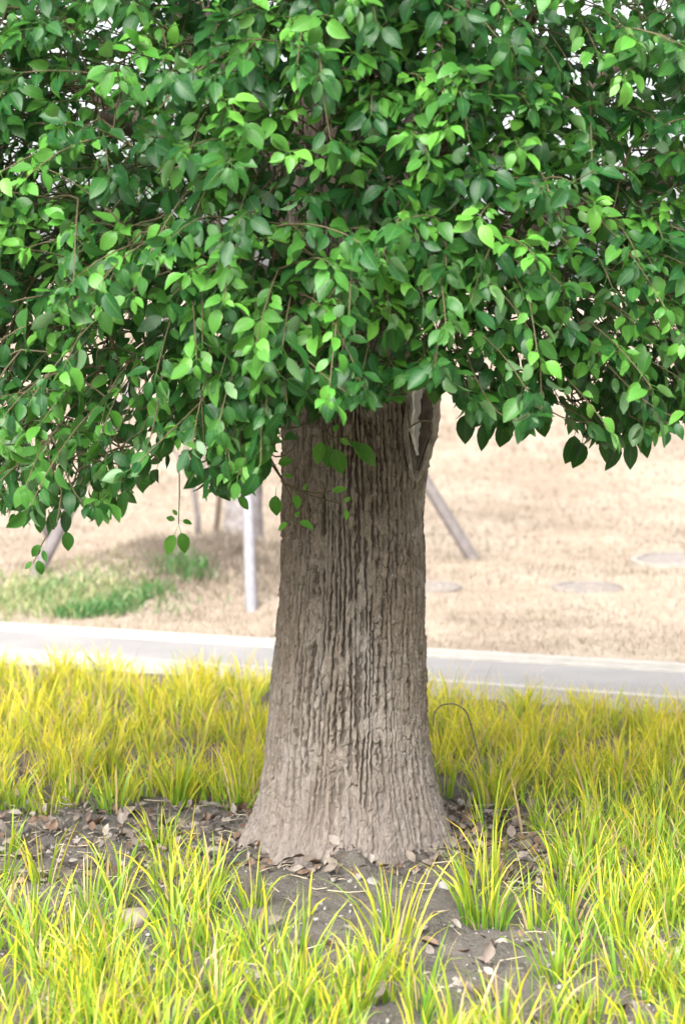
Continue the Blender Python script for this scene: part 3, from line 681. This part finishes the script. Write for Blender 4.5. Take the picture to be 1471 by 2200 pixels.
c = c[rng.rand(len(c)) < dens]
hh = .14 + .10 * rng.rand(len(c)); go = np.clip(.20 + .28 * rng.randn(len(c)), 0, .8)
stuff_grass('grass', 'green and yellow sedge tufts scattered over the soil in front of the trunk', [sedge(c[:, 0], c[:, 1], 18, hh, go, .034)])
print('front clumps', len(c))
# tufts that stand out one by one
def gpt(qx, qy):
    r = ray(qx, qy); p = CAM + r * (-CAM[2] / r[2])
    for _ in range(6): p = CAM + r * ((float(H(p[0], p[1])) - CAM[2]) / r[2])
    return p
tufts = [((660, 1972), 5, .15, .75, .008, 'tiny yellow tuft of few blades alone on bare soil before the trunk'),
         ((845, 2020), 34, .26, .40, .05, 'tall green and yellow tuft before the right foot of the trunk'),
         ((1035, 1975), 46, .27, .35, .06, 'large bushy sedge tuft at the right of the trunk base'),
         ((545, 1950), 24, .18, .25, .03, 'upright green tuft just left of the trunk base'),
         ((405, 1960), 40, .24, .45, .06, 'wide yellow green tuft left of the bare soil patch'),
         ((255, 1935), 16, .20, .6, .03, 'leaning yellow tuft on the bare band at the left'),
         ((95, 1895), 18, .21, .65, .03, 'yellow tuft beside the left edge on bare soil'),
         ((355, 1900), 14, .16, .4, .025, 'small tuft in the middle of the left leaf litter'),
         ((1230, 1890), 26, .27, .35, .04, 'tall arching tuft at the right end of the leaf litter'),
         ((240, 1745), 34, .22, .1, .05, 'deep green tuft at the front of the grass bed, left of trunk'),
         ((1060, 1690), 34, .20, .1, .05, 'deep green tuft behind the stones, right of trunk')]
for (q, nb, hgt, gold, sp, lab) in tufts:
    p = gpt(*q); v, t, col = sedge(np.array([p[0]]), np.array([p[1]]), nb, np.array([hgt]), np.array([gold]), sp)
    tag(link('grass_tuft', mesh_np('grass_tuft', v - p, t, {'blade': col}), M_GRASS, loc=p), lab, 'grass tuft', 'single sedge tufts round the trunk')

# ------------------------------------------------------------------ things lying on the soil
def stone_mesh(seed, sx, sy, sz):
    rs = np.random.RandomState(seed); n, m = (9, 12) if seed < 90 else (5, 6); V = []
    for a in np.linspace(-math.pi / 2, math.pi / 2, n):
        for b in np.arange(m) * 2 * math.pi / m: V.append((math.cos(a) * math.cos(b), math.cos(a) * math.sin(b), math.sin(a)))
    V = np.array(V); k = rs.randn(6, 3); off = .5 + .3 * rs.rand(6)
    for d, o in zip(norm(k), off): V = V - np.clip(V @ d - o, 0, None)[:, None] * d * .8        # knock flats off it
    V = V * np.array([sx, sy, sz]) + np.array([0, 0, sz * .45]); Q = []
    for i in range(n - 1):
        for j in range(m): Q.append((i * m + j, i * m + (j + 1) % m, (i + 1) * m + (j + 1) % m, (i + 1) * m + j))
    return mesh_np('stone', V, np.array(Q))
stones = [((1052, 1718), .050, .03, .022, 'long pale stone beside a stick at the right of the trunk'), ((1010, 1800), .03, .02, .012, 'flat white stone close to the right root'),
          ((800, 1896), .022, .016, .014, 'largest pebble of the group before the trunk'), ((770, 1899), .011, .01, .01, 'middle pebble of the group before the trunk'), ((752, 1897), .010, .009, .009, 'leftmost pebble of the group before the trunk'),
          ((715, 1903), .010, .009, .008, 'small white pebble alone before the front root'), ((955, 1912), .022, .018, .016, 'rounded pale stone in front of the right root'), ((918, 1880), .012, .01, .01, 'little pale pebble left of the big right tuft'),
          ((1120, 1850), .024, .015, .013, 'white stone in the litter right of the big tuft'), ((1210, 1975), .020, .018, .018, 'round white stone between the right hand tufts'), ((525, 2062), .022, .015, .016, 'bluish grey stone among the left front grass'),
          ((290, 1985), .07, .05, .035, 'large tan stone half hidden behind the left tuft'), ((580, 2025), .014, .01, .014, 'small standing pebble left of the bare soil')]
for k, (q, a, b, c_, lab) in enumerate(stones):
    p = gpt(*q); tag(link('stone', stone_mesh(k, a, b, c_), M_TANSTONE if 'tan' in lab else M_STONE, loc=(p[0], p[1], float(soil_z(p[0], p[1]))), rot=(0, 0, k * 1.1)), lab, 'stone', 'stones on the bare soil')

def dead_variant(k): return leaf_variant(50 + k, .5 + .05 * (k % 3), (.7, 1.1, -.5, .3, .9)[k % 5], (1.3, -1.0, .9, 1.8, -.5)[k % 5], (.6, -.7, .3, -.2, .8)[k % 5], pet=.15)
DV = [dead_variant(k) for k in range(5)]; DM = [[mesh_np('dead_leaf', v * 1.0, t, None, u) for (v, t, u) in DV] for _ in range(3)]
for row, mt in zip(DM, (M_DEAD1, M_DEAD2, M_DEAD3)):
    for me in row: me.materials.append(mt)
def lie(qx, qy): p = gpt(qx, qy); return (p[0], p[1], float(soil_z(p[0], p[1])))
areas = [(60, 420, 1745, 1830, 34, 'curled dead leaf in the litter left of the trunk'), (985, 1240, 1690, 1830, 44, 'curled dead leaf in the litter right of the trunk'),
         (420, 530, 1725, 1800, 12, 'dead leaf lying against the left side of the trunk base'), (100, 1400, 1990, 2195, 46, 'dead leaf between the front grass tufts')]
for (x0, x1, y0, y1, n, lab) in areas:
    for k in range(n):
        L = lie(x0 + (x1 - x0) * rng.rand(), y0 + (y1 - y0) * rng.rand()); mi = (0, 0, 0, 2, 1, 1, 2)[rng.randint(7)]
        o = link('dead_leaf', DM[mi][rng.randint(5)], None, loc=(L[0], L[1], L[2] + .012), rot=(.5 * rng.randn(), .5 * rng.randn(), 6.28 * rng.rand())); s = .034 + .030 * rng.rand(); o.scale = (s, s, s)
        tag(o, ('grey ', 'dark brown ', 'pale ')[mi] + lab, 'dead leaf', {34: 'dead leaves left of the trunk', 44: 'dead leaves right of the trunk', 12: 'dead leaves against the trunk', 46: 'dead leaves in the front grass'}[n])
# the rest of the litter and grit: too much to count
acc = [Acc(), Acc(), Acc()]
for k in range(6000):
    x_, y_ = -2.2 + 4.4 * rng.rand(), -2.4 + 3.3 * rng.rand()
    if k % 8 == 0: a_ = 6.283 * rng.rand(); q_ = .29 + .16 * rng.rand(); x_, y_ = TX + q_ * math.cos(a_), q_ * math.sin(a_)
    elif k % 2: x_, y_ = (-1.5 + 1.25 * rng.rand() if k % 4 == 1 else .32 + .5 * rng.rand()), -.45 + 1.2 * rng.rand()
    d_ = math.hypot(x_ - TX, y_)
    if d_ < .25 or (abs(x_ - .03) < .32 and -.95 < y_ < 0 and k % 8 and rng.rand() < .85): continue
    v, t, u_ = LO[0] if rng.rand() < .7 else DV[rng.randint(5)]; s = .012 + .040 * rng.rand() ** 1.6
    Rm = np.array(Matrix.Rotation(6.28 * rng.rand(), 3, 'Z') @ Matrix.Rotation(.6 * rng.randn(), 3, 'X') @ Matrix.Rotation(.6 * rng.randn(), 3, 'Y'))
    acc[rng.randint(3)].add((v * s) @ Rm.T + np.array([x_, y_, float(soil_z(x_, y_)) + .006]), t)
for a_, mt, lab in zip(acc, (M_DEAD1, M_DEAD2, M_DEAD3), ('small grey leaf litter strewn over the soil', 'small brown leaf litter strewn over the soil', 'small pale leaf litter strewn over the soil')):
    tag(link('leaf_litter', a_.mesh('leaf_litter'), mt), lab, 'leaf litter', kind='stuff')
g = Acc(); sm = stone_mesh(99, 1, 1, .7); sv = np.array([v.co[:] for v in sm.vertices]); st = np.array([p.vertices[:] for p in sm.polygons]); st = np.concatenate([st[:, [0, 1, 2]], st[:, [0, 2, 3]]])
for k in range(2600):
    x_, y_ = -1.8 + 3.6 * rng.rand(), -2.4 + 3.0 * rng.rand(); s = .003 + .006 * rng.rand() ** 3
    if math.hypot(x_ - TX, y_) < .32: continue
    g.add(sv * s * (.6 + .8 * rng.rand(3)) + np.array([x_, y_, float(soil_z(x_, y_))]), st)
tag(link('gravel', g.mesh('gravel'), M_STONE), 'pale grit and tiny pebbles scattered on the soil', 'gravel', kind='stuff')
s_ = Acc()
for k in range(420):
    x_, y_ = (-1.4 + 2.9 * rng.rand(), -.55 + 1.3 * rng.rand()) if k < 300 else (-1.8 + 3.6 * rng.rand(), -2.3 + 2 * rng.rand()); a_ = 3.14 * rng.rand(); L = .03 + .10 * rng.rand()
    if math.hypot(x_ - TX, y_) < .36: continue
    P = np.array([(x_ + (f - .5) * L * math.cos(a_), y_ + (f - .5) * L * math.sin(a_), float(soil_z(x_, y_)) + .006 + .012 * rng.rand()) for f in (0, .5, 1)])
    v, t = tube(P, .0009 + .0009 * rng.rand(), 4); s_.add(v, t)
tag(link('straw_litter', s_.mesh('straw_litter'), M_STRAW), 'thin dry straw and stalks strewn on the soil', 'straw', kind='stuff')
def lying(name, pts, r0, r1, mt, lab, cat, sides=7):
    P = np.array([at(a, b, Y) for a, b, Y in pts]) if len(pts[0]) == 3 else np.array([np.array(lie(a, b)) + [0, 0, .008] for a, b in pts])
    t = np.linspace(0, 1, len(P)); tt = np.linspace(0, 1, 4 * len(P)); P = np.stack([np.interp(tt, t, P[:, k]) for k in range(3)], -1)
    P[1:-1] = (P[:-2] + P[1:-1] * 2 + P[2:]) / 4; b = P[0].copy(); v, tr = tube(P - b, np.linspace(r0, r1, len(P)), sides, rough=.15, seed=3); return tag(link(name, mesh_np(name, v, tr), mt, loc=b), lab, cat)
lying('fallen_stick', [(285, 1800), (318, 1782), (338, 1765), (358, 1735)], .006, .003, M_STICK, 'bent grey stick lying in the litter left of the trunk', 'stick')
lying('fallen_stick', [(1000, 1728), (1060, 1702), (1100, 1694), (1152, 1689)], .0045, .002, M_STICK, 'thin dark stick lying across the stone right of the trunk', 'stick')
lying('dry_stalk', [(970, 1757), (1020, 1742), (1080, 1724)], .0025, .001, M_STRAW, 'pale dry stalk on the soil touching the right root', 'stalk')
lying('dry_stalk', [(985, 1765), (1015, 1740), (1048, 1728)], .002, .001, M_STRAW, 'shorter pale stalk crossing another right of the trunk', 'stalk')
lying('arching_stem', [(930, 1560, .75), (932, 1530, .75), (948, 1514, .76), (975, 1511, .78), (1000, 1525, .8), (1012, 1560, .82), (1024, 1606, .84), (1034, 1700, .84)], .0022, .0028, M_STICK, 'thin dark stem arching out of the golden grass right of trunk', 'stem')

# ------------------------------------------------------------------ behind the path: dry lawn
n = 110000; yy = 4.0 + 24 * rng.rand(n) ** 1.7; hw = (yy + 7) * .17 + .8; xx = (2 * rng.rand(n) - 1) * hw
mx = -.85 + .5 * rng.randn(9000); my = 7.9 + .6 * rng.randn(9000); xx = np.concatenate([xx, mx]); yy = np.concatenate([yy, my])
ok = yy > road_far(xx) + .03; xx = xx[ok]; yy = yy[ok]; n = len(xx)
zz_ = H(xx, yy) + .035 * fbm(xx * 1.6, yy * 1.6, 9, 4) - .01
tone = np.clip(.52 + .9 * fbm(xx * 1.1, yy * .8, 61, 4) + .7 * fbm(xx * 3.0, yy * 5.5, 62, 3) + .22 * rng.randn(n), 0, 1)[:, None]
dc = np.array([.165, .126, .092]) * (1 - tone) + np.array([.42, .352, .27]) * tone
mnd = np.clip(1.3 * np.exp(-(((xx + .85) / .62) ** 2 + ((yy - 7.9) / .75) ** 2)), 0, 1)[:, None]; dc = dc * (1 - .85 * mnd) + np.array([.165, .135, .105]) * .85 * mnd
gp = np.clip(fbm(xx * .9 + 3, yy * .9, 67, 3) - .42, 0, 1)[:, None] * 2.2; dc = dc * (1 - gp) + np.array([.33, .36, .10]) * gp
sz = 1 + .05 * (yy - 4)
pk = blades(np.stack([xx, yy, zz_], -1), rng.rand(n) * 6.28, .2 + 1.0 * rng.rand(n), (.025 + .04 * rng.rand(n)) * sz * (1 + .8 * mnd[:, 0]), .007 * sz, .5 * rng.rand(n), dc * .9, dc, seg=2)
o = stuff_grass('dry_grass', 'short tan dry grass of the lawn beyond the path', [pk])
# green grass by the path's far side
def patch(cx, cy, sx, sy, n, hgt, c0, c1):
    x = cx + sx * rng.randn(n); y = cy + sy * rng.randn(n); y = np.maximum(y, road_far(x) + .06)
    q = rng.rand(n)[:, None]; cc = np.array(c0) * (1 - q) + np.array(c1) * q
    return blades(np.stack([x, y, H(x, y)], -1), rng.rand(n) * 6.28, .1 + .8 * rng.rand(n), hgt * (.5 + rng.rand(n)), .007 + .006 * rng.rand(n), .4 + 1.2 * rng.rand(n), cc * .6, cc)
def gp2(qx, qy, n, sx, sy, hgt, pal=0):
    p = gpt(qx, qy); g0, g1 = ((.040, .135, .030), (.13, .29, .08)) if not pal else ((.22, .30, .11), (.45, .42, .22))
    return patch(p[0], p[1], sx, sy, n, hgt, g0, g1)
stuff_grass('green_grass', 'bright green grass patch beside the far edge of the path at left', [gp2(170, 1322, 350, .06, .10, .07), gp2(230, 1315, 350, .09, .12, .07), gp2(265, 1296, 300, .07, .16, .07), gp2(320, 1284, 300, .06, .12, .07), gp2(385, 1274, 380, .08, .10, .075), gp2(425, 1280, 160, .05, .08, .10), gp2(240, 1290, 300, .3, .35, .08), gp2(120, 1272, 300, .16, .25, .09)])
stuff_grass('pale_grass', 'pale green and straw coloured grass at the left edge beyond the path', [gp2(60, 1290, 1800, .28, .5, .08, 1), gp2(170, 1275, 800, .25, .3, .08, 1)])
stuff_grass('weed', 'small green weed on the slope right of the trunk', [gp2(940, 960, 60, .05, .12, .10)])

# ------------------------------------------------------------------ staked young tree
tb = gpt(524, 1192); BT = tag(empty('staked_tree', tb), 'whitewashed young tree standing on a mound, propped by stakes', 'tree')
topz = 3.6
P = np.array([(0, 0, -.1), (0, 0, 0), (0, 0, .12), (.0, 0, .5), (-.02, .02, 1.2), (0, .0, 2.0), (.03, 0, 2.7), (.02, .05, topz)]); tt = np.linspace(0, 1, 40); P = np.stack([np.interp(tt, np.linspace(0, 1, len(P)), P[:, k]) for k in range(3)], -1)
r = np.interp(P[:, 2], [-.1, 0, .12, .5, 1.5, 3.6], [.19, .165, .14, .128, .115, .05]); v, t = tube(P, r, 20, rough=.10, seed=2); link('trunk', mesh_np('trunk', v, t), M_BTREE, BT)
Vs = []; nbl = 0
bacc = Acc(); lp = []
for k in range(9):
    a = k * 2.4; e = np.array([math.cos(a) * (.6 + .3 * rng.rand()), math.sin(a) * .8, 2.6 + 1.6 * rng.rand()]); s0 = np.array([0, 0, 2.1 + .15 * k])
    Pb = bez(s0, (s0 + e) / 2 + [0, 0, .2], e, 8); v, t = tube(Pb, np.linspace(.035, .008, 8), 6); link('limb', mesh_np('limb', v, t), M_LIMB, BT)
    for q in range(150): lp.append(Pb[rng.randint(3, 8)] + .24 * rng.randn(3))
lp = np.array(lp); nl = len(lp); dd = norm(rng.randn(nl, 3) + np.array([0, 0, -.6])); nn = norm(np.array([0, 0, 1.0]) + .6 * rng.randn(nl, 3)); nn = norm(nn - dd * np.sum(nn * dd, 1)[:, None])
FRb = np.stack([np.cross(dd, nn), dd, nn], -1) * .10; lv, lt, lu = LO[0]; W = lp[:, None] + np.einsum('nij,kj->nki', FRb, lv)
Tb = (lt[None] + (np.arange(nl) * len(lv))[:, None, None]).reshape(-1, 3)
bc = link('crown', mesh_np('crown', W.reshape(-1, 3), Tb, {'leaf': np.repeat(np.stack([rng.rand(nl) * .3, rng.rand(nl), np.zeros(nl)], -1), len(lv), 0)}, np.tile(lu, (nl, 1))), M_LEAF, BT); bc['kind'] = 'stuff'
def stake(q, topv, r, mt, lab, sides=14):
    b = gpt(*q); d = np.array(topv) - b; P = np.array([b - d * .03] + [b + d * f for f in np.linspace(0, 1, 8)]) - b
    v, t = tube(P, r * np.linspace(1.05, .92, len(P)), sides, rough=.03, seed=1)
    s = tag(empty('tree_stake', b), lab, 'stake', 'stakes propping the young tree'); link('pole', mesh_np('pole', v, t), mt, s)
    c = P[-2]; f = norm(d); v, t = tube(np.array([c - f * .03, c - f * .01, c + f * .01, c + f * .03]), [r * 1.02, r * 1.12, r * 1.12, r * 1.02], sides); link('binding', mesh_np('binding', v, t), M_STRAW, s)
tp = lambda dx, dy, dz: (tb[0] + dx, tb[1] + dy, tb[2] + dz)
stake((70, 1252), tp(-.15, -.05, 2.45), .040, M_STAKE, 'grey stake leaning right, its foot in the green grass at left')
stake((1016, 1202), tp(.15, .0, 2.40), .042, M_STAKE, 'grey stake leaning left out of the dry lawn, right of the trunk')
stake((540, 1312), tp(-.02, -.17, 2.5), .034, M_STAKE_W, 'pale upright stake with its foot close to the path')
stake((464, 1142), tp(.02, .17, 2.45), .022, M_STAKE_D, 'thin dark stake just left of the whitewashed trunk')
# stake of a tree beyond the frame, and a bare sapling
b = gpt(110, 1165); P = np.array([b + np.array([-.55, .1, 1.15]) * f for f in np.linspace(-.03, 2.0, 8)]) - b; v, t = tube(P, .026, 12)
tag(link('tree_stake', mesh_np('tree_stake', v, t), M_STAKE, loc=b), 'thin pale stake leaning left under the leaves at the left edge', 'stake')
sb = gpt(425, 1148); SAP = tag(empty('bare_sapling', sb), 'bare grey sapling with forked stems left of the whitewashed trunk', 'sapling')
v, t = tube(np.array([(0, 0, -.05), (0, 0, .1), (-.02, 0, .28), (-.05, 0, .42)]), [.026, .022, .02, .018], 8); link('trunk', mesh_np('trunk', v, t), M_STAKE, SAP)
for e in ((-.16, .05, 1.15), (.10, -.04, 1.1), (-.30, 0, .85), (.02, .08, 1.4), (.22, .05, .95)):
    v, t = tube(bez(np.array([-.04, 0, .36]), np.array([e[0] * .35, e[1], .55]), np.array(e), 8), np.linspace(.015, .004, 8), 6); link('stem', mesh_np('stem', v, t), M_STAKE, SAP)

# ------------------------------------------------------------------ manhole covers
def manhole(q, rad_, raised, lab, tilt=0):
    b = gpt(*q); root = tag(empty('manhole_cover', (b[0], b[1], float(H(b[0], b[1])) + .012)), lab, 'manhole cover', 'manhole covers in the dry lawn')
    def ring(r0, r1, z0, z1, n=56):
        a = np.arange(n) * 2 * math.pi / n; c, s = np.cos(a), np.sin(a); L = []
        for r_, z_ in ((r0, z0), (r0, z1), (r0 + .004, z1 + .003), (r1 - .004, z1 + .003), (r1, z1 - .002), (r1 + .006, z0)): L.append(np.stack([r_ * c, r_ * s, np.full(n, z_)], -1))
        V = np.concatenate(L); Q = []; i = np.arange(n); j = (i + 1) % n
        for k in range(5): Q.append(np.stack([k * n + i, k * n + j, (k + 1) * n + j, (k + 1) * n + i], -1))
        return mesh_np('frame', V, np.concatenate(Q)[:, ::-1], smooth=False)
    if raised > .015: link('concrete_collar', ring(rad_ * 1.03, rad_ * 1.20, -.1, raised), M_CONC, root)
    link('frame', ring(rad_ * .9, rad_, -.1, raised + .012), M_IRON, root)
    n = 48; a = np.arange(n) * 2 * math.pi / n; r_ = rad_ * .895; ac = Acc()
    V = np.concatenate([np.stack([r_ * np.cos(a), r_ * np.sin(a), np.full(n, raised + .004)], -1), [[0, 0, raised + .004]]]); i = np.arange(n); ac.add(V, np.stack([i, (i + 1) % n, np.full(n, n)], -1))
    cub = np.array([(-1, -1, 0), (1, -1, 0), (1, 1, 0), (-1, 1, 0), (-.7, -.7, 1), (.7, -.7, 1), (.7, .7, 1), (-.7, .7, 1)], float); ct_ = np.array([(4, 5, 6), (4, 6, 7), (0, 1, 5), (0, 5, 4), (1, 2, 6), (1, 6, 5), (2, 3, 7), (2, 7, 6), (3, 0, 4), (3, 4, 7)])
    st_ = rad_ / 9
    for ix in range(-8, 9):
        for iy in range(-8, 9):
            if math.hypot(ix, iy) * st_ < r_ - st_ * .8: ac.add(cub * np.array([st_ * .32, st_ * .32, .007]) + np.array([ix * st_, iy * st_, raised + .003]), ct_)
    link('lid', ac.mesh('lid', smooth=False), M_IRON, root); root.rotation_euler = (tilt, 0, .2)
manhole((1262, 1270), .22, .004, 'flush round manhole cover in the dry lawn near the path', .05)
manhole((1455, 1212), .27, .02, 'raised manhole cover with pale concrete collar at the right edge', .06)
manhole((922, 1268), .20, .004, 'flush manhole cover partly hidden behind the trunk', .05)
tris = sum(len(o.data.loops) - 2 * len(o.data.polygons) for o in sc.objects if o.type == 'MESH'); print('tris', tris)
